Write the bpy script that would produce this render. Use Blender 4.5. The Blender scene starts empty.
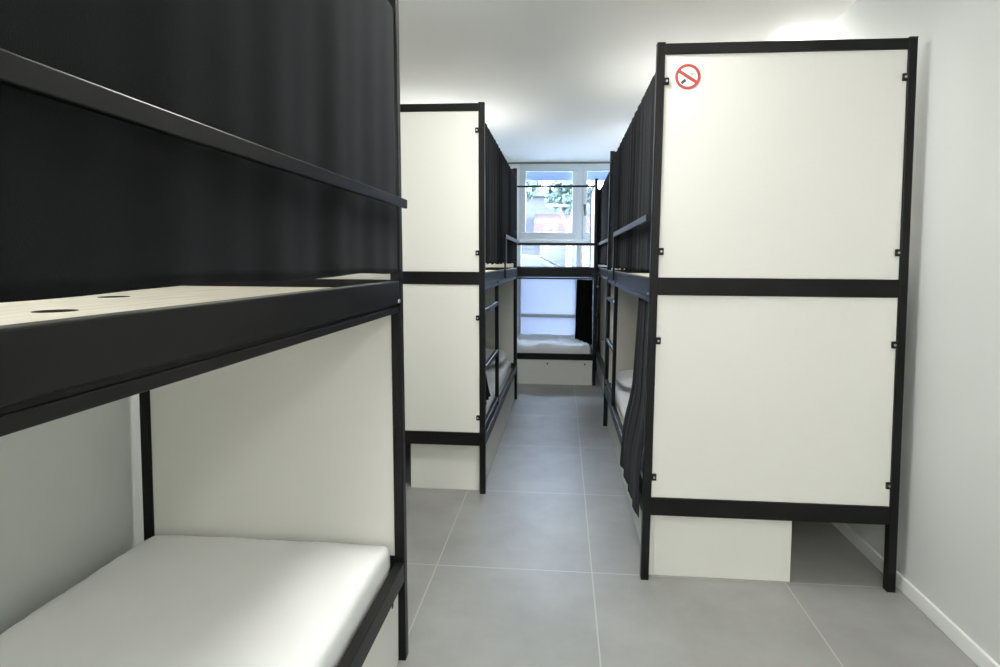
import bpy, bmesh, math, random
from mathutils import Vector, Matrix, noise

random.seed(7)
scn = bpy.context.scene
COL = scn.collection

# ------------------------------------------------------------------ materials
def new_mat(name, color, rough=0.5, spec=0.5, metal=0.0):
    m = bpy.data.materials.new(name)
    m.use_nodes = True
    b = m.node_tree.nodes['Principled BSDF']
    b.inputs['Base Color'].default_value = (*color, 1)
    b.inputs['Roughness'].default_value = rough
    b.inputs['Metallic'].default_value = metal
    b.inputs['Specular IOR Level'].default_value = spec
    return m

def vary(m, scale=6.0, amount=0.08, bump=0.0, bump_scale=60.0, stretch=(1, 1, 1)):
    """soft procedural mottling of the base colour plus a fine bump"""
    nt = m.node_tree; N = nt.nodes; L = nt.links
    b = N['Principled BSDF']
    c = b.inputs['Base Color'].default_value[:]
    geo = N.new('ShaderNodeNewGeometry')
    mp = N.new('ShaderNodeMapping'); mp.inputs['Scale'].default_value = stretch
    L.new(geo.outputs['Position'], mp.inputs['Vector'])
    n = N.new('ShaderNodeTexNoise'); n.inputs['Scale'].default_value = scale; n.inputs['Detail'].default_value = 5
    L.new(mp.outputs[0], n.inputs['Vector'])
    r = N.new('ShaderNodeValToRGB')
    r.color_ramp.elements[0].position = 0.3; r.color_ramp.elements[1].position = 0.7
    r.color_ramp.elements[0].color = tuple(x * (1 - amount) for x in c[:3]) + (1,)
    r.color_ramp.elements[1].color = tuple(min(1, x * (1 + amount)) for x in c[:3]) + (1,)
    L.new(n.outputs['Fac'], r.inputs[0]); L.new(r.outputs[0], b.inputs['Base Color'])
    if bump:
        n2 = N.new('ShaderNodeTexNoise'); n2.inputs['Scale'].default_value = bump_scale; n2.inputs['Detail'].default_value = 3
        L.new(mp.outputs[0], n2.inputs['Vector'])
        bp = N.new('ShaderNodeBump'); bp.inputs['Strength'].default_value = bump; bp.inputs['Distance'].default_value = 0.004
        L.new(n2.outputs['Fac'], bp.inputs['Height']); L.new(bp.outputs[0], b.inputs['Normal'])
    return m

M = {}
M['black'] = vary(new_mat('black_painted_metal', (0.0075, 0.0075, 0.008), 0.34, 0.17), 9, 0.12)
M['curtain'] = vary(new_mat('black_curtain_cloth', (0.0065, 0.0065, 0.007), 0.95, 0.02), 4, 0.2, 0.25, 900, (1, 1, 0.5))
_b = M['curtain'].node_tree.nodes['Principled BSDF']
_b.inputs['Sheen Tint'].default_value = (0.85, 0.92, 1.0, 1); _b.inputs['Sheen Weight'].default_value = 0.06; _b.inputs['Sheen Roughness'].default_value = 0.45
M['panel'] = vary(new_mat('cream_laminate', (0.74, 0.74, 0.69), 0.42, 0.4), 2.5, 0.012)
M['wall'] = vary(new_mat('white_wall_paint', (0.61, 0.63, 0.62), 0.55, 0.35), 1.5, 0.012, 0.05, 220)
M['wallwin'] = vary(new_mat('white_wall_plaster', (0.80, 0.82, 0.83), 0.7, 0.3), 1.5, 0.01)
M['ceiling'] = vary(new_mat('ceiling_paint', (0.88, 0.89, 0.88), 0.8, 0.2), 1.2, 0.01)
M['base'] = vary(new_mat('white_skirting', (0.80, 0.81, 0.80), 0.35, 0.5), 4, 0.01)
M['sheet'] = vary(new_mat('white_bedsheet', (0.83, 0.84, 0.845), 0.8, 0.2), 3, 0.012, 0.12, 700)
M['linen'] = vary(new_mat('white_bed_linen', (0.80, 0.815, 0.84), 0.85, 0.2), 5, 0.03, 0.15, 500)
M['ply'] = vary(new_mat('birch_plywood', (0.87, 0.81, 0.69), 0.55, 0.35), 7, 0.12, 0.05, 60, (6, 0.6, 1))
M['steel'] = new_mat('zinc_bolt', (0.42, 0.42, 0.42), 0.35, 0.5, 1.0)
M['upvc'] = vary(new_mat('white_window_plastic', (0.62, 0.65, 0.68), 0.3, 0.5), 5, 0.01)
M['seal'] = new_mat('grey_shadow_gap_trim', (0.16, 0.17, 0.15), 0.6)
M['handle'] = new_mat('dark_handle', (0.06, 0.065, 0.075), 0.35)
M['blind'] = vary(new_mat('blue_grey_blind', (0.36, 0.43, 0.66), 0.6), 6, 0.03)
M['red'] = new_mat('sign_red', (0.36, 0.040, 0.028), 0.45)
M['stickwhite'] = new_mat('sign_white', (0.84, 0.85, 0.83), 0.4)
M['stickgrey'] = new_mat('sign_grey', (0.55, 0.60, 0.60), 0.4)
M['stickblack'] = new_mat('sign_black', (0.02, 0.03, 0.04), 0.4)
M['hole'] = new_mat('recess_shade_colour', (0.03, 0.03, 0.03), 0.8)

# floor tiles: large grey stone tiles with pale joints
def floor_mat():
    m = new_mat('grey_stone_tiles', (0.3, 0.3, 0.29), 0.42, 0.45)
    nt = m.node_tree; N = nt.nodes; L = nt.links; b = N['Principled BSDF']
    geo = N.new('ShaderNodeNewGeometry')
    sep = N.new('ShaderNodeSeparateXYZ'); L.new(geo.outputs['Position'], sep.inputs[0])
    def line(axis, pos, w=0.0026):
        s = N.new('ShaderNodeMath'); s.operation = 'SUBTRACT'; L.new(sep.outputs[axis], s.inputs[0]); s.inputs[1].default_value = pos
        a = N.new('ShaderNodeMath'); a.operation = 'ABSOLUTE'; L.new(s.outputs[0], a.inputs[0])
        c = N.new('ShaderNodeMath'); c.operation = 'LESS_THAN'; L.new(a.outputs[0], c.inputs[0]); c.inputs[1].default_value = w
        return c.outputs[0]
    tot = None
    for ax, ps in (('X', (-1.12, -0.485, 0.127, 0.853)), ('Y', (-0.78, -0.06, 0.66, 1.38, 2.10, 2.825, 3.55, 4.27, 4.99, 5.71, 6.43))):
        for p in ps:
            o = line(ax, p)
            if tot is None: tot = o
            else:
                mx = N.new('ShaderNodeMath'); mx.operation = 'MAXIMUM'; L.new(tot, mx.inputs[0]); L.new(o, mx.inputs[1]); tot = mx.outputs[0]
    n1 = N.new('ShaderNodeTexNoise'); n1.inputs['Scale'].default_value = 3.2; n1.inputs['Detail'].default_value = 8; n1.inputs['Roughness'].default_value = 0.62
    L.new(geo.outputs['Position'], n1.inputs['Vector'])
    r = N.new('ShaderNodeValToRGB')
    r.color_ramp.elements[0].position = 0.32; r.color_ramp.elements[0].color = (0.235, 0.235, 0.228, 1)
    r.color_ramp.elements[1].position = 0.70; r.color_ramp.elements[1].color = (0.305, 0.305, 0.295, 1)
    L.new(n1.outputs['Fac'], r.inputs[0])
    mix = N.new('ShaderNodeMixRGB'); L.new(tot, mix.inputs[0]); L.new(r.outputs[0], mix.inputs[1]); mix.inputs[2].default_value = (0.385, 0.385, 0.365, 1)
    L.new(mix.outputs[0], b.inputs['Base Color'])
    n2 = N.new('ShaderNodeTexNoise'); n2.inputs['Scale'].default_value = 9; n2.inputs['Detail'].default_value = 4
    L.new(geo.outputs['Position'], n2.inputs['Vector'])
    rr = N.new('ShaderNodeMapRange'); rr.inputs['To Min'].default_value = 0.34; rr.inputs['To Max'].default_value = 0.5
    L.new(n2.outputs['Fac'], rr.inputs['Value']); L.new(rr.outputs[0], b.inputs['Roughness'])
    return m
M['floor'] = floor_mat()

def glass_mat():
    m = bpy.data.materials.new('window_glass'); m.use_nodes = True
    nt = m.node_tree; N = nt.nodes; L = nt.links
    N.remove(N['Principled BSDF'])
    t = N.new('ShaderNodeBsdfTransparent'); t.inputs[0].default_value = (0.93, 0.96, 0.97, 1)
    g = N.new('ShaderNodeBsdfGlossy'); g.inputs['Roughness'].default_value = 0.02
    f = N.new('ShaderNodeFresnel'); f.inputs['IOR'].default_value = 1.35
    mx = N.new('ShaderNodeMixShader'); L.new(f.outputs[0], mx.inputs[0]); L.new(t.outputs[0], mx.inputs[1]); L.new(g.outputs[0], mx.inputs[2])
    L.new(mx.outputs[0], N['Material Output'].inputs['Surface'])
    return m
M['glass'] = glass_mat()

def frost_mat():
    m = bpy.data.materials.new('frosted_glass_film'); m.use_nodes = True
    nt = m.node_tree; N = nt.nodes; L = nt.links
    N.remove(N['Principled BSDF'])
    t = N.new('ShaderNodeBsdfTranslucent'); t.inputs[0].default_value = (0.33, 0.345, 0.38, 1)
    d = N.new('ShaderNodeBsdfDiffuse'); d.inputs[0].default_value = (0.6, 0.62, 0.64, 1)
    mx = N.new('ShaderNodeMixShader'); mx.inputs[0].default_value = 0.5
    L.new(t.outputs[0], mx.inputs[1]); L.new(d.outputs[0], mx.inputs[2])
    L.new(mx.outputs[0], N['Material Output'].inputs['Surface'])
    return m
M['frost'] = frost_mat()

def emit_mat(name, color, s):
    m = bpy.data.materials.new(name); m.use_nodes = True
    nt = m.node_tree; N = nt.nodes
    b = N['Principled BSDF']; b.inputs['Base Color'].default_value = (0.9, 0.9, 0.88, 1)
    b.inputs['Emission Color'].default_value = (*color, 1); b.inputs['Emission Strength'].default_value = s
    return m

# ------------------------------------------------------------------ mesh helpers
def add_box(bm, x0, x1, y0, y1, z0, z1, bev=0.0, seg=2):
    if x0 > x1: x0, x1 = x1, x0
    if y0 > y1: y0, y1 = y1, y0
    r = bmesh.ops.create_cube(bm, size=1.0)
    vs = r['verts']
    for v in vs:
        v.co = Vector(((x0 + x1) / 2 + v.co.x * (x1 - x0), (y0 + y1) / 2 + v.co.y * (y1 - y0), (z0 + z1) / 2 + v.co.z * (z1 - z0)))
    if bev > 0:
        es = {e for v in vs for e in v.link_edges}
        bmesh.ops.bevel(bm, geom=list(es), offset=bev, segments=seg, affect='EDGES', profile=0.5, clamp_overlap=True)
    return bm

def add_tube(bm, p, q, r, seg=12, cap=True):
    p = Vector(p); q = Vector(q); d = q - p
    rot = d.to_track_quat('Z', 'Y').to_matrix().to_4x4()
    mat = Matrix.Translation((p + q) / 2) @ rot
    bmesh.ops.create_cone(bm, cap_ends=cap, segments=seg, radius1=r, radius2=r, depth=d.length, matrix=mat)
    return bm

def obj(name, bm, mat, parent=None, smooth=False):
    bmesh.ops.recalc_face_normals(bm, faces=bm.faces)
    me = bpy.data.meshes.new(name); bm.to_mesh(me); bm.free()
    me.materials.append(mat)
    if smooth:
        for p in me.polygons: p.use_smooth = True
    o = bpy.data.objects.new(name, me); COL.objects.link(o)
    if parent is not None: o.parent = parent
    return o

def box(name, a, mat, parent=None, bev=0.0):
    return obj(name, add_box(bmesh.new(), *a, bev=bev), mat, parent)

def tag(o, label, cat, group=None):
    o['label'] = label; o['category'] = cat
    if group: o['group'] = group
    return o

def thing(name, loc, label, cat, rz=0.0, group=None):
    o = bpy.data.objects.new(name, None); COL.objects.link(o)
    o.empty_display_size = 0.1
    o.location = loc; o.rotation_euler = (0, 0, rz)
    return tag(o, label, cat, group)

def struct(name, a, mat, bev=0.0):
    o = box(name, a, mat, None, bev); o['kind'] = 'structure'; return o

# ------------------------------------------------------------------ room shell
XW0, XW1, YB, YF, ZC = -1.335, 1.272, -3.2, 6.50, 2.36
T = 0.25
struct('floor', (XW0 - T, XW1 + T, YB - T, YF + T, -0.12, 0.0), M['floor'])
struct('ceiling', (XW0 - T, XW1 + T, YB - T, YF + T, ZC, ZC + 0.15), M['ceiling'])
struct('wall_left', (XW0 - T, XW0, YB - T, YF + T, 0, ZC), M['wall'])
struct('wall_right', (XW1, XW1 + T, YB - T, YF + T, 0, ZC), M['wall'])
struct('wall_back', (XW0, XW1, YB - T, YB, 0, ZC), M['wall'])
WX0, WX1, WZ0, WZ1 = -0.515, 0.93, 0.10, 2.345
bm = bmesh.new()
add_box(bm, XW0, XW1, YF, YF + T, 0, WZ0)
add_box(bm, XW0, WX0, YF, YF + T, WZ0, ZC)
add_box(bm, WX1, XW1, YF, YF + T, WZ0, ZC)
add_box(bm, WX0, WX1, YF, YF + T, WZ1, ZC)
w = obj('wall_window', bm, M['wallwin']); w['kind'] = 'structure'
struct('baseboard_right', (XW1 - 0.013, XW1 - 0.0005, YB, YF, 0, 0.055), M['base'], 0.003)
struct('baseboard_left', (XW0 + 0.0005, XW0 + 0.012, YB, YF, 0, 0.055), M['base'], 0.003)
struct('trim_1', (XW0, XW1, YF - 0.012, YF - 0.0005, 2.338, 2.356), M['seal'])

# window ------------------------------------------------------------
win = bpy.data.objects.new('window_1', None); COL.objects.link(win); win.location = (0, YF, WZ0); win['kind'] = 'structure'
def wpart(name, bm, mat, parent):
    o = obj(name, bm, mat)
    o.parent = parent
    for v in o.data.vertices: v.co -= Vector((0, YF, WZ0))
    return o
fy0, fy1 = YF + 0.0, YF + 0.07
bm = bmesh.new()
add_box(bm, WX0, WX1, fy0, fy1, 2.262, WZ1, 0.004)           # head
add_box(bm, WX0, WX1, fy0, fy1, 1.03, 1.105, 0.004)
add_box(bm, WX0, WX1, fy0, fy1, WZ0, 0.16, 0.004)            # bottom
add_box(bm, WX0, WX1, fy0, fy1, 0.548, 0.584, 0.004)
add_box(bm, WX0, -0.492, fy0, fy1, .155, 2.266, 0.003)
add_box(bm, 0.905, WX1, fy0, fy1, .155, 2.266, 0.003)
add_box(bm, 0.155, 0.224, fy0, fy1, .155, 2.266, 0.004)       # mullion
add_box(bm, -0.495, 0.158, fy0, fy1, 1.415, 1.452, 0.004)     # transoms
add_box(bm, 0.222, 0.908, fy0, fy1, 1.415, 1.452, 0.004)
wpart('window_frame', bm, M['upvc'], win)
def sash(x0, x1, hx):
    bm = bmesh.new(); a = 0.05
    y0, y1 = YF - 0.012, YF + 0.055
    add_box(bm, x0, x1, y0, y1, 1.458, 1.545, 0.006); add_box(bm, x0, x1, y0, y1, 2.257, 2.262, 0.002)
    add_box(bm, x0, x0 + a, y0, y1, 1.546, 2.256, 0.004); add_box(bm, x1 - a, x1, y0, y1, 1.546, 2.256, 0.004)
    s = wpart('sash', bm, M['upvc'], win)
    g = wpart('pane', add_box(bmesh.new(), x0 + a - .004, x1 - a + .004, YF + .02, YF + .026, 1.54, 2.26), M['glass'], s)
    if hx is None: return
    bm = bmesh.new()
    add_box(bm, hx - .014, hx + .014, YF - 0.022, YF - 0.012, 1.79, 1.87, 0.004)
    add_box(bm, hx - .010, hx + .010, YF - 0.055, YF - 0.022, 1.835, 1.86, 0.004)
    add_box(bm, hx - .011, hx + .011, YF - 0.066, YF - 0.050, 1.735, 1.865, 0.005)
    wpart('handle', bm, M['handle'], s)
sash(-0.491, 0.1545, None)
sash(0.2245, 0.904, 0.250)
for x0, x1 in ((-0.495, 0.158), (0.221, 0.908)):
    wpart('pane', add_box(bmesh.new(), x0, x1, YF + .028, YF + .034, 1.10, 1.42), M['glass'], win)
for x0, x1 in ((-0.495, 0.158), (0.221, 0.908)):
    for z0, z1 in ((.155, .55), (.582, 1.035)):
        o = wpart('frosted_pane', add_box(bmesh.new(), x0, x1, YF + .028, YF + .034, z0, z1), M['frost'], win)
        o['label'] = 'frosted translucent pane'
sl = struct('trim_3', (WX0 - 0.03, WX1 + 0.03, YF - 0.045, YF - 0.0005, 1.03, 1.066), M['upvc'], 0.006)
# half-lowered slatted blinds behind the top of each pane
for x0, x1, lb in ((-0.447, 0.112, 'blue-grey slatted blind rolled up over the larger left window pane'), (0.268, 0.86, 'blue-grey slatted blind over the right window pane, cut off by the bunk frames')):
    t = thing('roller_blind', ((x0 + x1) / 2, YF + 0.088, 2.268), lb, 'blind', group='blinds at the top of the window')
    hw = (x1 - x0) / 2
    bm = bmesh.new()
    for k in range(4):
        z1 = -k * 0.0240
        add_box(bm, -hw, hw, -.006, .006, z1 - .0255, z1, 0.003, 1)
    obj('slats', bm, M['blind'], t)
    box('bottom_bar', (-hw, hw, -.009, .009, -.112, -.0985), M['blind'], t, 0.003)

# ------------------------------------------------------------------ bunk beds
H = 2.0; P = 0.03
ZM0, ZM1, ZB0, ZB1 = 1.087, 1.152, 0.253, 0.321

def board_with_holes(name, x0, x1, y0, y1, z0, z1, holes, r, mat, parent):
    cu = bpy.data.curves.new(name, 'CURVE'); cu.dimensions = '2D'; cu.fill_mode = 'BOTH'; cu.extrude = (z1 - z0) / 2
    s = cu.splines.new('POLY'); s.points.add(3)
    for p, c in zip(s.points, ((x0, y0), (x1, y0), (x1, y1), (x0, y1))): p.co = (c[0], c[1], 0, 1)
    s.use_cyclic_u = True
    for hx, hy in holes:
        s = cu.splines.new('POLY'); n = 32; s.points.add(n - 1)
        for k in range(n):
            a = 2 * math.pi * k / n; s.points[k].co = (hx + r * math.cos(a), hy + r * math.sin(a), 0, 1)
        s.use_cyclic_u = True
    tmp = bpy.data.objects.new('tmp', cu); COL.objects.link(tmp)
    me = bpy.data.meshes.new_from_object(tmp.evaluated_get(bpy.context.evaluated_depsgraph_get()))
    bpy.data.objects.remove(tmp); bpy.data.curves.remove(cu)
    me.name = name
    for v in me.vertices: v.co.z += (z0 + z1) / 2
    me.materials.clear(); me.materials.append(mat)
    o = bpy.data.objects.new(name, me); COL.objects.link(o); o.parent = parent
    return o

RACK = {}
def rack(o, loc, s, W, ka, kw):
    """the photographed frames stand slightly out of square: lean their sides a few millimetres"""
    for v in o.data.vertices:
        f = max(0.0, min(1.0, abs(v.co.x) / W))
        v.co.x += (ka * (1 - f) + kw * f) * v.co.z

def bunk(s, loc, W, L, label, rz=0.0, guard=(0, 1.3), ladder=None, clips=False, holes=False, rod_z=1.91, low_rod=False, lean=(0, 0), near_panels=True, sag=0.0):
    """s=+1: wall side lies at +x, s=-1: at -x. Aisle face is x=0, near end y=0."""
    t = thing('bunk_bed', loc, label, 'bunk bed', rz, 'black framed bunk beds with cream panels')
    B = lambda n, x0, x1, y0, y1, z0, z1, m='black', b=0.0025, par=None: box(n, (s * x0, s * x1, y0, y1, z0, z1), M[m], par or t, b)
    for x0 in (0, W - P):
        for y0 in (0, L - P):
            p = B('post', x0, x0 + P, y0, y0 + P, 0.006, H - .004)
            B('post_cap', x0 - .001, x0 + P + .001, y0 - .001, y0 + P + .001, H - .005, H, 'black', 0.002, p)
            B('foot', x0 + .0005, x0 + P - .0005, y0 + .0005, y0 + P - .0005, 0, .007, 'black', 0.001, p)
    for y0 in (0, L - P):
        B('end_rail', P, W - P, y0 + .001, y0 + P - .001, 1.958, 1.996)
        B('end_rail', P, W - P, y0 + .001, y0 + P - .001, ZM0, ZM1)
        B('end_rail', P, W - P, y0 + .001, y0 + P - .001, ZB0, ZB1)
        for zz0, zz1 in ((ZM1, 1.958), (ZB1, ZM0)) if (y0 or near_panels) else ():
            pn = B('end_panel', P, W - P, y0 + .008, y0 + .022, zz0, zz1, 'panel', 0.001)
            if clips and y0 == 0:
                for zc in ((1.862, 1.248) if zz0 > 1 else (0.917, 0.400)):
                    for x0, x1 in ((P - .001, P + .017), (W - P - .017, W - P + .001)):
                        c = B('clip', x0, x1, y0 - .001, y0 + .008, zc - .013, zc + .013, 'black', 0.002)
                        xm = (x0 + x1) / 2
                        bm = bmesh.new(); add_tube(bm, (s * xm, y0 - .003, zc), (s * xm, y0 - .0005, zc), .0045, 12)
                        obj('screw', bm, M['steel'], c)
    # long rails
    for x0 in (0.001, W - P + .001):
        a = B('side_rail', x0, x0 + P - .002, P, L - P, 1.083, 1.149)
        B('rail_lip', x0 + (.004 if x0 < .1 else -.004), x0 + P - .003 + (.002 if x0 < .1 else -.004), P, L - P, 1.056, 1.0745, 'black', .003, a)
        B('rail_web', x0 + .009, x0 + P - .011, P, L - P, 1.073, 1.0835, 'black', 0, a)
        B('side_rail', x0, x0 + P - .002, P, L - P, .247, .306)
    for x0, nm in ((.020, 'curtain_rod'),):
        bm = bmesh.new(); add_tube(bm, (s * (x0 + .0095), P - .002, rod_z), (s * (x0 + .0095), L - P + .002, rod_z), .0095, 12)
        obj(nm, bm, M['black'], t, True)
    # bolts where the long rails meet the posts
    for yy in (P + .012, L - P - .012):
        bm = bmesh.new(); add_tube(bm, (s * -.003, yy, 1.090), (s * .004, yy, 1.090), .0055, 12)
        obj('bolt', bm, M['steel'], t, True)
    # boards
    hs = [(s * (.305), .78 + .4), (s * .475, 1.086 + .4), (s * .305, .17 + .4), (s * .475, .48 + .4), (s * .64, .78 + .4)] if holes else []
    if holes:
        board_with_holes('upper_board', *sorted((s * P, s * (W - P))), P, L - P, 1.112, 1.128, hs, .029, M['ply'], t)
        bd = t.children[-1]
        for hx, hy in hs:
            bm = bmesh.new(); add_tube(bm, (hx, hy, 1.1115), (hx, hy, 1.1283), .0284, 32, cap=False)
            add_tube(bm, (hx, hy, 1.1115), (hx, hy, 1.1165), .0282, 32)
            obj('vent_hole_shade', bm, M['hole'], bd)  # dark lining stands in for the shade inside the hole
    else:
        B('upper_board', P, W - P, P, L - P, 1.112, 1.128, 'ply', 0.0015)
    B('lower_board', P, W - P, P, L - P, .258, .274, 'ply', 0.0015)
    # guard rail with its upright
    g0, g1 = guard
    g = B('guard_rail', -.018, -.006, g0, g1, 1.360, 1.386, 'black', .002)
    if sag:
        for v in g.data.vertices:
            v.co.z -= sag * (1 - (v.co.y - g0) / (g1 - g0))
    if ladder:
        far = ladder == 'far'
        # the guard rail stops on an upright that stands on the long rail, short of the ladder
        u0 = g1 - .028 if far else g0
        B('guard_upright', -.017, -.0058, u0, u0 + .028, 1.095, 1.3595, 'black', .002)
        st = (L - P - .030, 1.405) if far else (P + .004, .625)
        for y0 in st:
            B('ladder_upright', .003, .026, y0, y0 + .026, .3065, 1.0825, 'black', .002)
        q0, q1 = min(st) + .026, max(st)
        for zr in (.345, .645, .945):
            B('rung', .004, .025, q0, q1, zr - .013, zr + .013, 'black', .003)
    if low_rod:
        bm = bmesh.new(); add_tube(bm, (s * .045, P + .001, 1.040), (s * .045, L - P - .001, 1.040), .007, 10)
        obj('lower_curtain_rod', bm, M['black'], t, True)
    if lean != (0, 0):
        for c in t.children_recursive: rack(c, loc, s, W, *lean)
    return t

XL1, XL2, XR1, XR2, YE = -0.459, -0.386, 0.3095, 0.352, 5.36
bunk(-1, (XL1, -0.397, 0), .828, 2.0, 'black bunk bed close on the left, bare plywood upper deck above white mattress', guard=(.52, 1.994), ladder='near', holes=True, near_panels=False, sag=.009, lean=(-.0105, -.002))
bunk(-1, (XL2, 2.777, 0), .911, 2.0, 'black bunk bed with blank cream end panel beyond the close plywood-decked bunk', guard=(.88, 1.995), ladder='near', clips=True, lean=(-.0065, -.0065))
bunk(1, (XR1, 2.067, 0), .9245, 2.0, 'black bunk bed against right wall, no smoking sticker on its cream end panel', guard=(.02, 1.36), ladder='far', clips=True, lean=(.0114, -.0045))
bunk(1, (XR2, 4.100, 0), .880, 2.0, 'black bunk bed mostly hidden behind the bunk with the sticker', guard=(.02, 1.36), ladder='far')
bunk(1, (0.330, YE, 0), .880, 1.64, 'black bunk bed standing crosswise under the window, open rails above', rz=math.pi / 2, guard=(.005, 1.635), rod_z=1.931, low_rod=True)

# ------------------------------------------------------------------ storage boxes under the lower beds
def storage(name_label, s, x, y0, w, L, rz=0.0, holes=()):
    t = thing('storage_box', (x, y0, 0), name_label, 'storage box', rz, 'cream storage boxes under the bunks')
    B = lambda n, a, m='panel', b=.0015, par=None: box(n, (s * a[0], s * a[1], *a[2:]), M[m], par or t, b)
    h = .2435
    B('end_panel', (0.0165, w, 0, .016, 0, h)); B('end_panel', (0.0165, w, L - .016, L, 0, h))
    f = B('front_panel', (0, .016, 0, L, 0, h)); B('back_panel', (w - .016, w, .0165, L - .0165, 0, h))
    B('lid', (.0165, w - .0165, .0165, L - .0165, h - .016, h - .001))
    for hy, hz in holes:
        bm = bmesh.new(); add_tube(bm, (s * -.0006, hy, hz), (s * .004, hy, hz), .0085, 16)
        obj('finger_hole_shade', bm, M['hole'], f)  # solid dark disc, the shade of the hole is put in its colour
    return t
storage('cream storage box with dark finger hole under the close left mattress', -1, XL1 - .02, -0.35, .56, 1.915, holes=((1.86, .212), (1.2, .212), (.5, .212)))
storage('cream storage box under the blank-panelled left bunk', -1, XL2 - .022, 2.826, .385, 1.92)
storage('cream storage box under the bunk with the sticker', 1, XR1 + .036, 2.105, .528, 1.93)
storage('cream storage box under the half hidden second bunk on the right', 1, XR2 + .036, 4.135, .510, 1.93)
storage('cream storage box with two dark finger holes under the window bunk', 1, .330 - .034, YE + .012, .510, 1.57, rz=math.pi / 2, holes=((.07, .205), (.435, .205), (.9, .205)))

# ------------------------------------------------------------------ bedding
def mattress(label, x0, x1, y0, y1, z0, z1, seed=0, side_fold=.004, wrinkle=.004, r=.035, crown=.012):
    """fitted sheet pulled over a thin foam mattress: rounded slab, soft creases, gathers down the sides"""
    nx, ny, nz = 46, 90, 6
    cx, cy = (x0 + x1) / 2, (y0 + y1) / 2
    hx, hy, hz = (x1 - x0) / 2, (y1 - y0) / 2, (z1 - z0) / 2
    bm = bmesh.new()
    def col(n): return [-1 + 2 * i / n for i in range(n + 1)]
    verts = {}
    def key(i, j, k): return (i, j, k)
    for i in range(nx + 1):
        for j in range(ny + 1):
            for k in range(nz + 1):
                if 0 < i < nx and 0 < j < ny and 0 < k < nz: continue
                p = Vector((col(nx)[i] * hx, col(ny)[j] * hy, col(nz)[k] * hz))
                q = Vector((max(-hx + r, min(hx - r, p.x)), max(-hy + r, min(hy - r, p.y)), max(-hz + r, min(hz - r, p.z))))
                d = p - q
                if d.length > 1e-9:
                    m_ = max(abs(d.x), abs(d.y), abs(d.z)); p = q + d.normalized() * min(r, m_ if m_ > 0 else r)
                verts[key(i, j, k)] = bm.verts.new(p)
    def face(a, b, c, d): bm.faces.new([verts[a], verts[b], verts[c], verts[d]])
    for i in range(nx):
        for j in range(ny):
            face((i, j, nz), (i + 1, j, nz), (i + 1, j + 1, nz), (i, j + 1, nz)); face((i, j, 0), (i, j + 1, 0), (i + 1, j + 1, 0), (i + 1, j, 0))
    for i in range(nx):
        for k in range(nz):
            face((i, 0, k), (i + 1, 0, k), (i + 1, 0, k + 1), (i, 0, k + 1)); face((i, ny, k), (i, ny, k + 1), (i + 1, ny, k + 1), (i + 1, ny, k))
    for j in range(ny):
        for k in range(nz):
            face((0, j, k), (0, j, k + 1), (0, j + 1, k + 1), (0, j + 1, k)); face((nx, j, k), (nx, j + 1, k), (nx, j + 1, k + 1), (nx, j, k + 1))
    off = Vector((seed * 7.3, seed * 3.1, 0))
    for v in bm.verts:
        p = v.co
        up = max(0, (p.z + hz) / (2 * hz))
        ex, ey = 1 - min(1, abs(p.x) / hx) ** 4, 1 - min(1, abs(p.y) / hy) ** 6
        dz = up * (crown * ex * ey - .5 * crown)
        n = noise.fractal(Vector((p.x * 5, p.y * 2.2, 0)) + off, 1.0, 2.0, 3)
        dz += up * wrinkle * n
        if abs(p.z) < hz * .98:
            lo = 1 - up
            if abs(p.x) > hx - r * .9: p.x += math.copysign(side_fold * (.4 + lo) * math.sin(p.y * 95 + 3 * noise.noise(Vector((p.y * 4, 0, seed)))), p.x) * .5
            if abs(p.y) > hy - r * .9: p.y += math.copysign(side_fold * (.4 + lo) * math.sin(p.x * 95), p.y) * .5
        p.z += max(dz, -hz * .5)
        p.x = max(-hx, min(hx, p.x)); p.y = max(-hy, min(hy, p.y))
    for v in bm.verts: v.co += Vector((0, 0, hz))
    low = min(v.co.z for v in bm.verts)
    for v in bm.verts: v.co.z -= low
    o = obj('mattress', bm, M['sheet'], None, True)
    o.location = (cx, cy, z0)
    return tag(o, label, 'mattress', 'white sheeted mattresses on the lower beds')

ZS = .2748
mattress('white sheeted mattress on the close left lower bed', XL1 - .79, XL1 - .044, -.34, 1.566, ZS, .379, 1, side_fold=.016, wrinkle=.006, r=.024, crown=.02)
mattress('white sheeted mattress with raised pillow behind the ladder of the left bunk', XL2 - .86, XL2 - .045, 2.83, 4.70, ZS, .365, 2)
mattress('white sheeted mattress in the lower bed beside the draped black curtain on the right', XR1 + .045, XR1 + .86, 2.12, 3.99, ZS, .365, 3)
mattress('white mattress barely seen behind the ladders of the second right bunk', XR2 + .045, XR2 + .83, 4.16, 6.03, ZS, .365, 4)
mattress('white mattress with crumpled sheet on the window bunk', -1.24, .280, YE + .034, YE + .83, ZS, .385, 5, side_fold=.012, wrinkle=.035)

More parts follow.
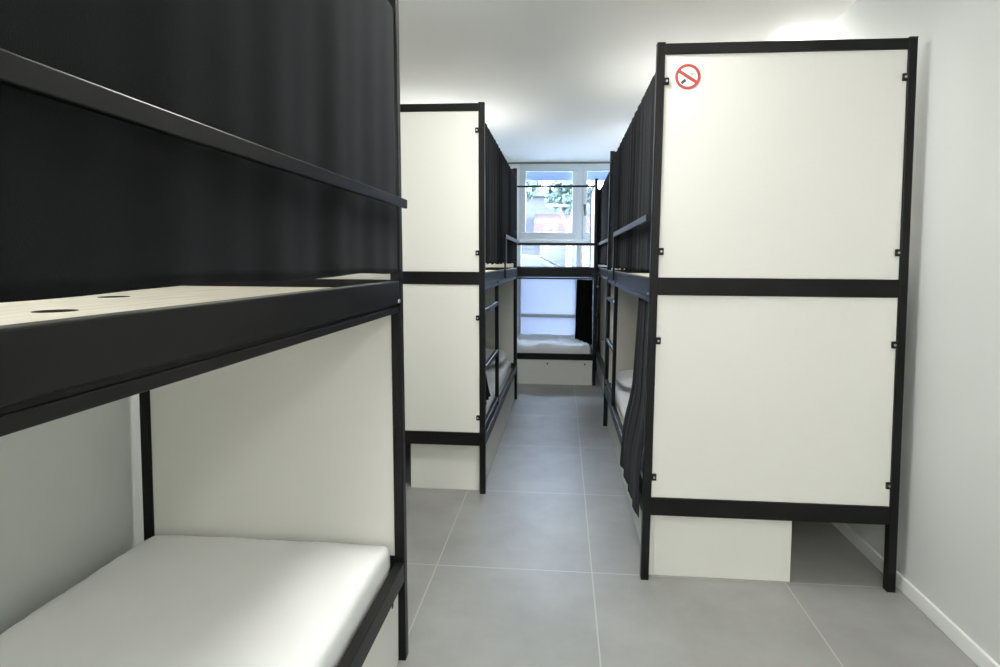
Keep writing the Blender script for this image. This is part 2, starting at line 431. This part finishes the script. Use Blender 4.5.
def pillow(label, loc, sx, sy, sz, rz, tilt=0.0, seed=0, ax='x'):
    bm = bmesh.new()
    bmesh.ops.create_uvsphere(bm, u_segments=48, v_segments=24, radius=1)
    for v in bm.verts:
        p = v.co.copy()
        def se(a, e): return math.copysign(abs(a) ** e, a)
        rr = math.hypot(p.x, p.y)
        ang = math.atan2(p.y, p.x)
        k = (abs(math.cos(ang)) ** 3.2 + abs(math.sin(ang)) ** 3.2) ** (-1 / 3.2)
        zz = se(p.z, .8) * (1 - .25 * rr ** 3)
        n = noise.fractal(Vector((p.x * 3 + seed, p.y * 3, p.z * 2)), 1, 2, 4)
        v.co = Vector((math.cos(ang) * rr ** .75 * k * sx, math.sin(ang) * rr ** .75 * k * sy, zz * sz * (1 + .16 * n) + .012 * n))
    low = min(v.co.z for v in bm.verts)
    for v in bm.verts: v.co.z -= low
    o = obj('pillow', bm, M['linen'], None, True)
    o.location = loc; o.rotation_euler = (tilt, 0, rz)
    return tag(o, label, 'pillow', 'white pillows on the lower beds')
pillow('plump white pillow behind the ladder of the blank-panelled left bunk', (XL2 - .30, 4.40, .374), .235, .23, .055, 0, seed=1)
pillow('white pillow on the right lower bed beside the draped curtain', (XR1 + .33, 3.70, .374), .27, .23, .045, 0, seed=4)

# ------------------------------------------------------------------ curtains
def curtain(label, s, x, pts_fn, n=160, nz=40, rz=0.0, loc=(0, 0, 0), lean=0.0, group='black curtains hung on the bunks'):
    """pts_fn(u, v) -> (x, y, z) local, u along, v down; closed thin cloth with real thickness"""
    bm = bmesh.new()
    g = [[None] * (nz + 1) for _ in range(n + 1)]
    for i in range(n + 1):
        for k in range(nz + 1):
            px, py, pz = pts_fn(i / n, k / nz)
            g[i][k] = bm.verts.new((s * px + lean * pz, py, pz))
    for i in range(n):
        for k in range(nz):
            bm.faces.new((g[i][k], g[i + 1][k], g[i + 1][k + 1], g[i][k + 1]))
    o = obj('curtain', bm, M['curtain'], None, True)
    o.location = loc; o.rotation_euler = (0, 0, rz)
    md = o.modifiers.new('thickness', 'SOLIDIFY'); md.thickness = .0022; md.offset = 0
    return tag(o, label, 'curtain', group)

def drawn(y0, y1, ztop, zbot, folds, amp, seed, x0=.007, corner=.02, hem=.004, lean=.0):
    ph = [random.Random(seed).uniform(-.9, .9) for _ in range(64)]
    def f(u, v):
        ww = u * folds
        a = amp * (.35 + .65 * v ** .6)
        m_ = .55 + .45 * math.sin(u * 17 + seed)
        x = x0 + a * m_ * math.sin(2 * math.pi * ww + 1.1 * math.sin(u * 9 + seed) + .25 * v)
        x += .25 * a * math.sin(2 * math.pi * ww * 2.3 + seed + v)
        e = min(u, 1 - u)
        zb = zbot + corner * math.exp(-e * (y1 - y0) / .035) + hem * math.sin(u * folds * 3.3 + seed)
        zt = ztop
        # free edges belly in slightly
        yy = y0 + (y1 - y0) * u
        k = math.sin(math.pi * v) * .010
        if u < .05: yy += k * (1 - u / .05)
        if u > .95: yy -= k * (1 - (1 - u) / .05)
        return (x, yy, zt + (zb - zt) * v)
    return f
RT = 1.918
curtain('long black curtain drawn across the close left upper bunk', -1, 0, drawn(.034, 1.967, RT, 1.174, 7, .006, 1, x0=.007, corner=.004, hem=.003), loc=(XL1, -.397, 0), n=220, lean=-.0105)
curtain('black curtain drawn across the upper left bunk with blank cream end', -1, 0, drawn(.050, 1.915, RT, 1.192, 16, .008, 2), loc=(XL2, 2.777, 0), lean=-.0065)
curtain('black curtain drawn across the upper bunk bearing the sticker', 1, 0, drawn(.064, 1.965, RT, 1.168, 16, .008, 3), loc=(XR1, 2.067, 0), lean=.0114)
curtain('black curtain on the half hidden upper bunk, second on the right', 1, 0, drawn(.05, 1.95, RT, 1.18, 16, .008, 4), loc=(XR2, 4.1, 0))

def draped(yfix, wtop, wbot, ztop, zbot, folds, amp, seed, x_top=.045, x_bot=-.012, flip=False, pw=1.4, zb_rise=0.0):
    def f(u, v):
        wd = wtop + (wbot - wtop) * v ** pw
        a = amp * (.6 + .4 * v)
        t_ = max(0.0, min(1.0, (v - .45) / .35)); t_ = t_ * t_ * (3 - 2 * t_)
        xb = x_top + (x_bot - x_top) * t_
        x = xb + a * math.sin(2 * math.pi * u * folds + seed + .6 * v) + .3 * a * math.sin(2 * math.pi * u * folds * 2.1 + 2 * seed)
        y = yfix + wd * u + .006 * math.sin(2 * math.pi * u * folds * 1.7)
        zb = zbot + zb_rise * u + .003 * math.sin(u * folds * 5)
        return (x, y, ztop + (zb - ztop) * v)
    return f
curtain('black curtain at the near right lower bed, its hem spilling over the rail', 1, 0,
        draped(.036, .36, .64, 1.054, .225, 4, .005, 1, x_top=.014, x_bot=-.016, pw=1.1), loc=(XR1, 2.067, 0), n=120, lean=.0114)
curtain('black curtain bunched behind the ladder at the near end of the left lower bed', -1, 0,
        draped(.044, .10, .50, 1.050, .392, 6, .008, 2, x_top=.050, x_bot=.047, pw=2.4), loc=(XL2, 2.777, 0), n=120, lean=-.0065)
curtain('black curtain gathered beside the post of the window bunk lower bed', 1, 0,
        draped(.036, .150, .165, 1.031, .400, 5, .012, 3, x_top=.045, x_bot=.006, pw=1, zb_rise=.06), rz=math.pi / 2, loc=(.330, YE, 0), n=110)

# ------------------------------------------------------------------ no smoking sticker
def disc(bm, cx, cz, r, y0, y1, seg=64):
    add_tube(bm, (cx, y0, cz), (cx, y1, cz), r, seg)
st = thing('no_smoking_sign', (XR1 + .1255 + .008, 2.067 + .008, 1.878), 'round red and white no smoking sticker on the cream end panel', 'sign')
R = .0450
bm = bmesh.new(); disc(bm, 0, 0, R, -.0010, -.0001); obj('backing', bm, M['stickwhite'], st)
bm = bmesh.new()
n = 64
vo, vi, vo2, vi2 = [], [], [], []
for k in range(n):
    a = 2 * math.pi * k / n; c, s_ = math.cos(a), math.sin(a)
    vo.append(bm.verts.new((R * c, -.0016, R * s_))); vi.append(bm.verts.new((.0350 * c, -.0016, .0350 * s_)))
    vo2.append(bm.verts.new((R * c, -.0010, R * s_))); vi2.append(bm.verts.new((.0350 * c, -.0010, .0350 * s_)))
for k in range(n):
    j = (k + 1) % n
    bm.faces.new((vo[k], vo[j], vi[j], vi[k])); bm.faces.new((vo[k], vo2[k], vo2[j], vo[j])); bm.faces.new((vi[k], vi[j], vi2[j], vi2[k]))
obj('ring', bm, M['red'], st)
def bar(name, length, width, ang, off, mat, y=-.0014, cx=0, cz=0):
    bm = bmesh.new(); add_box(bm, -length / 2, length / 2, y, -.0010, -width / 2, width / 2)
    R_ = Matrix.Rotation(ang, 4, 'Y')
    for v in bm.verts: v.co = R_ @ v.co + Vector((cx, 0, cz))
    return obj(name, bm, mat, st)
bar('cigarette_tip', .019, .0105, math.radians(-40), 0, M['stickblack'], -.0012, cx=-.015, cz=-.017)
bar('cigarette_body', .036, .0095, math.radians(-40), 0, M['stickgrey'], -.00115, cx=.006, cz=.0005)
# smoke curls
bm = bmesh.new()
for q in range(2):
    pr = None
    for k in range(15):
        tt = k / 14
        p = Vector((.004 + .016 * tt + q * .008, -.0012, .006 + .014 * tt + .0035 * math.sin(tt * 9 + q * 2)))
        if pr is not None: add_tube(bm, pr, p, .0007, 6)
        pr = p
obj('smoke', bm, M['seal'], st)
bar('bar', .081, .0115, math.radians(33), 0, M['red'], -.0017)

# ------------------------------------------------------------------ ceiling lamps, several added unseen for brightness
LAMPC = (1.0, .985, .94)
def ceiling_lamp(label, x, y, r, power, globe=False, drop=0.0, col=None):
    LC = col or LAMPC
    t = thing('ceiling_light', (x, y, ZC), label, 'light', group='round ceiling lights')
    bm = bmesh.new(); add_tube(bm, (0, 0, -.028), (0, 0, -.0005), r + .012, 48); obj('rim', bm, M['upvc'], t)
    if globe:
        # opal drum lamp: the glowing drum itself is the light source
        if drop:
            bm = bmesh.new(); add_tube(bm, (0, 0, -drop - .028), (0, 0, -.028), .012, 12); obj('stem', bm, M['upvc'], t)
        bm = bmesh.new(); add_tube(bm, (0, 0, -.125 - drop), (0, 0, -.0285 - drop), r, 48)
        area = math.pi * r * r + 2 * math.pi * r * .096
        obj('diffuser', bm, emit_mat('opal_diffuser', LC, power / (area * math.pi)), t)
    else:
        bm = bmesh.new(); add_tube(bm, (0, 0, -.034), (0, 0, -.0285), r, 48)
        obj('diffuser', bm, emit_mat('lamp_diffuser', LC, power / (math.pi * math.pi * r * r)), t)
ceiling_lamp('added unseen opal drum pendant inside the top of the close left bunk, behind its curtain', -.92, .45, .09, 8, True, .46)  # added to brighten the plywood deck behind the curtain
def wall_spot(label, x, y, aim, r, power):
    t = thing('ceiling_light', (x, y, ZC), label, 'light', group='round ceiling lights')
    a = Vector(aim).normalized(); c = Vector((0, 0, -.075))
    bm = bmesh.new(); add_tube(bm, (0, 0, -.012), (0, 0, -.0005), .045, 32); add_tube(bm, (0, 0, -.05), (0, 0, -.012), .008, 10); obj('bracket', bm, M['upvc'], t)
    bm = bmesh.new(); add_tube(bm, c - a * .05, c + a * .03, r + .006, 32); obj('housing', bm, M['upvc'], t)
    bm = bmesh.new(); add_tube(bm, c + a * .0301, c + a * .034, r, 32)
    obj('lens', bm, emit_mat('spot_lens', LAMPC, power / (math.pi * math.pi * r * r)), t)
wall_spot('small tilted spotlight above the sticker bunk, aimed at the right wall', 1.00, 3.14, (.86, -.22, -.66), .055, 7.0)
ceiling_lamp('added unseen opal drum pendant inside the top of the sticker bunk', .80, 3.45, .09, 8, True, .42)  # added to wash the ceiling, hidden by the end panel
ceiling_lamp('opal drum pendant at the right wall, in front of the sticker bunk', 1.0, .45, .17, 10, True)
ceiling_lamp('added unseen flush round ceiling light over the aisle between the first bunks', -.12, 1.85, .24, 26)  # added above the view to lift the floor and left end panel
ceiling_lamp('opal drum pendant just behind the camera, above the aisle', -.30, -.8, .17, 29, True, .22)
ceiling_lamp('added unseen opal drum pendant towards the right, well behind the camera', .55, -1.7, .17, 31, True, .30)  # added out of view for more even light on the end panels
ceiling_lamp('added unseen opal drum pendant nearest the back wall behind the camera', -.55, -2.5, .17, 40, True, .30)  # added out of view, fills the room from the back
COOL = (.84, .92, 1.0)
ceiling_lamp('added unseen opal drum pendant inside the top of the left bunk with blank cream end', -.92, 4.40, .12, 10, True, .46)  # added to brighten the middle of the ceiling, hidden in the bunk
ceiling_lamp('added unseen opal drum pendant inside the top of the second bunk on the right', .90, 5.15, .12, 9, True, .46, COOL)  # added cool fill for the ceiling towards the window, hidden in the bunk

# ------------------------------------------------------------------ street outside
M['asphalt'] = vary(new_mat('street_paving', (0.62, 0.63, 0.66), 0.8), 2, .12, .1, 30)
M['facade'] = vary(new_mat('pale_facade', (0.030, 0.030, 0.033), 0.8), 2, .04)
M['awning'] = new_mat('pink_awning', (0.035, 0.015, 0.022), 0.7)
M['awning2'] = new_mat('blue_awning', (0.010, 0.016, 0.034), 0.7)
M['shopglass'] = new_mat('shop_window', (0.016, 0.019, 0.026), 0.2, .6)
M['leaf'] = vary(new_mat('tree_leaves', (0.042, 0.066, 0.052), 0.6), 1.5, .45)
M['bark'] = new_mat('tree_bark', (0.14, 0.10, 0.07), 0.9)
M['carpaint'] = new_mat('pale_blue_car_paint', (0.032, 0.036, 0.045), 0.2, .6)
M['carglass'] = new_mat('car_glass', (0.014, 0.017, 0.025), 0.1, .6)
M['tyre'] = new_mat('tyre_rubber', (0.02, 0.02, 0.02), 0.8)
o = box('street_ground', (-25, 25, YF + T + .02, 45, -.25, -.13), M['asphalt']); o['kind'] = 'structure'

b = thing('building', (0, 24, -.13), 'pale shop building across the street beyond the window', 'building')
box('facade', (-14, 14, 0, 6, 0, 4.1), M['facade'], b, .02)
box('roof_edge', (-14.2, 14.2, -.25, 6.2, 4.1, 4.35), M['facade'], b, .02)
for k in range(-3, 4):
    x = k * 3.6 + .3
    wnd = box('shop_window', (x - 1.3, x + 1.3, -.06, -.005, .5, 2.3), M['shopglass'], b, .01)
    box('window_bar', (x - .03, x + .03, -.09, -.061, .5, 2.3), M['facade'], wnd)
    bm = bmesh.new()
    r = bmesh.ops.create_cube(bm, size=1)
    for v in r['verts']:
        v.co = Vector((x + v.co.x * 3.0, -.62 + v.co.y * 1.2, 2.85 + v.co.z * .55 + v.co.y * .45))
    obj('awning', bm, M['awning'] if k % 2 == 0 else M['awning2'], b)

def tree(label, x, y, h, r, seed):
    t = thing('street_tree', (x, y, -.13), label, 'tree', group='street trees beyond the window')
    bm = bmesh.new(); add_tube(bm, (0, 0, 0), (.05, 0, h * .62), .11, 12)
    for a in range(5):
        add_tube(bm, (.04, 0, h * .5), (r * .6 * math.cos(a * 1.26), r * .6 * math.sin(a * 1.26), h * .85), .045, 8)
    obj('trunk', bm, M['bark'], t)
    rnd = random.Random(seed); bm = bmesh.new()
    for k in range(2600):
        while True:
            p = Vector((rnd.uniform(-1, 1), rnd.uniform(-1, 1), rnd.uniform(-1, 1)))
            if .35 < p.length < 1 and noise.noise(p * 2.3 + Vector((seed, 0, 0))) > -.25: break
        c = Vector((p.x * r, p.y * r, h * .86 + p.z * r * .75))
        q = Vector((rnd.gauss(0, 1), rnd.gauss(0, 1), rnd.gauss(0, 1))).normalized()
        e1 = q.orthogonal().normalized() * rnd.uniform(.06, .12); e2 = q.cross(e1) * .6
        bm.faces.new([bm.verts.new(c + e1), bm.verts.new(c + e2), bm.verts.new(c - e1), bm.verts.new(c - e2)])
    obj('foliage', bm, M['leaf'], t)
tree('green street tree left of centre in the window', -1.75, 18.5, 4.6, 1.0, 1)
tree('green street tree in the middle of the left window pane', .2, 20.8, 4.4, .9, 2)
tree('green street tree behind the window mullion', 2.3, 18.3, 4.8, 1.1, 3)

def car(label, x, y):
    t = thing('car', (x, y, -.13), label, 'car')
    def prof(pts, hw, name, mat, par, inset=0.0):
        bm = bmesh.new()
        a = [bm.verts.new((px, -hw, pz)) for px, pz in pts]; c = [bm.verts.new((px, hw, pz)) for px, pz in pts]
        bm.faces.new(a); bm.faces.new(list(reversed(c)))
        for i in range(len(pts)):
            j = (i + 1) % len(pts); bm.faces.new((a[i], c[i], c[j], a[j]))
        bmesh.ops.recalc_face_normals(bm, faces=bm.faces)
        bmesh.ops.bevel(bm, geom=[e for e in bm.edges], offset=.035, segments=3, affect='EDGES', clamp_overlap=True)
        return obj(name, bm, mat, par, False)
    body = prof([(-2.05, .28), (-2.1, .62), (-2.0, .95), (-.9, 1.0), (.75, .98), (1.75, .86), (2.08, .66), (2.1, .30)], .86, 'body', M['carpaint'], t)
    cab = prof([(-1.95, .94), (-1.55, 1.40), (-.6, 1.49), (.05, 1.45), (.95, .96)], .74, 'cabin', M['carpaint'], t)
    for sx in (-1, 1):
        for pts in (([(-1.62, 1.02), (-1.38, 1.36), (-.62, 1.42), (-.62, 1.02)]), ([(-.54, 1.02), (-.54, 1.42), (.0, 1.39), (.62, 1.02)])):
            bm = bmesh.new()
            bm.faces.new([bm.verts.new((px, sx * .742, pz)) for px, pz in pts])
            r = bmesh.ops.extrude_face_region(bm, geom=bm.faces[:])
            for v in r['geom']:
                if isinstance(v, bmesh.types.BMVert): v.co.y += sx * .012
            obj('side_window', bm, M['carglass'], cab)
    bm = bmesh.new()
    bm.faces.new([bm.verts.new(c) for c in ((.10, -.64, 1.435), (.10, .64, 1.435), (.93, .66, 1.0), (.93, -.66, 1.0))])
    r = bmesh.ops.extrude_face_region(bm, geom=bm.faces[:])
    for v in r['geom']:
        if isinstance(v, bmesh.types.BMVert): v.co += Vector((.010, 0, .018))
    obj('windscreen', bm, M['carglass'], cab)
    for wx in (-1.3, 1.3):
        for wy in (-.78, .78):
            bm = bmesh.new(); add_tube(bm, (wx, wy - .1, .31), (wx, wy + .1, .31), .31, 28)
            wh = obj('wheel', bm, M['tyre'], t)
            bm = bmesh.new(); add_tube(bm, (wx, wy - .105, .31), (wx, wy + .105, .31), .19, 20); obj('hubcap', bm, M['steel'], wh)
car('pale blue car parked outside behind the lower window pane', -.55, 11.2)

# ------------------------------------------------------------------ daylight
wd = bpy.data.worlds.new('world'); scn.world = wd; wd.use_nodes = True
nt = wd.node_tree; N = nt.nodes; L = nt.links
bg = N['Background']
tc = N.new('ShaderNodeTexCoord'); sp = N.new('ShaderNodeSeparateXYZ'); L.new(tc.outputs['Generated'], sp.inputs[0])
rp = N.new('ShaderNodeValToRGB')
rp.color_ramp.elements[0].position = 0.0; rp.color_ramp.elements[0].color = (0.80, 0.89, 1.0, 1)
rp.color_ramp.elements[1].position = 0.8; rp.color_ramp.elements[1].color = (0.52, 0.69, 1.0, 1)
L.new(sp.outputs['Z'], rp.inputs[0]); L.new(rp.outputs[0], bg.inputs['Color'])
bg.inputs['Strength'].default_value = 45.0
pl = bpy.data.lights.new('window_portal', 'AREA'); pl.shape = 'RECTANGLE'; pl.size = 1.44; pl.size_y = 2.24
pl.cycles.is_portal = True
po = bpy.data.objects.new('window_portal', pl); COL.objects.link(po); po.location = ((WX0 + WX1) / 2, YF + T + .01, 1.225); po.rotation_euler = (-math.pi / 2, 0, 0)

# ------------------------------------------------------------------ camera
F, CX, CY = 551.91, 19.64, -41.99
YAW, PITCH, ROLL, HC = 0.0774, -0.0554, -0.0070, 1.2095
cd = bpy.data.cameras.new('camera'); cam = bpy.data.objects.new('camera', cd); COL.objects.link(cam)
cd.sensor_fit = 'HORIZONTAL'; cd.sensor_width = 36.0; cd.lens = F * 36.0 / 1000.0
cd.shift_x = -CX / 1000.0; cd.shift_y = CY / 1000.0
cd.clip_start = .02; cd.clip_end = 200
fwd = Vector((-math.sin(YAW) * math.cos(PITCH), math.cos(YAW) * math.cos(PITCH), math.sin(PITCH)))
right = Vector((math.cos(YAW), math.sin(YAW), 0)); up = right.cross(fwd)
r2 = right * math.cos(ROLL) + up * math.sin(ROLL) * -1
u2 = up * math.cos(ROLL) + right * math.sin(ROLL)
mw = Matrix((r2, u2, -fwd)).transposed().to_4x4(); mw.translation = (0, 0, HC)
cam.matrix_world = mw
scn.camera = cam

scn.view_settings.view_transform = 'Standard'; scn.view_settings.look = 'None'
scn.view_settings.gamma = 1.0; scn.view_settings.use_curve_mapping = False
scn.view_settings.exposure = 0.0
scn.cycles.use_denoising = True
scn.cycles.max_bounces = 12; scn.cycles.diffuse_bounces = 8; scn.cycles.transparent_max_bounces = 12
scn.cycles.sample_clamp_indirect = 6.0
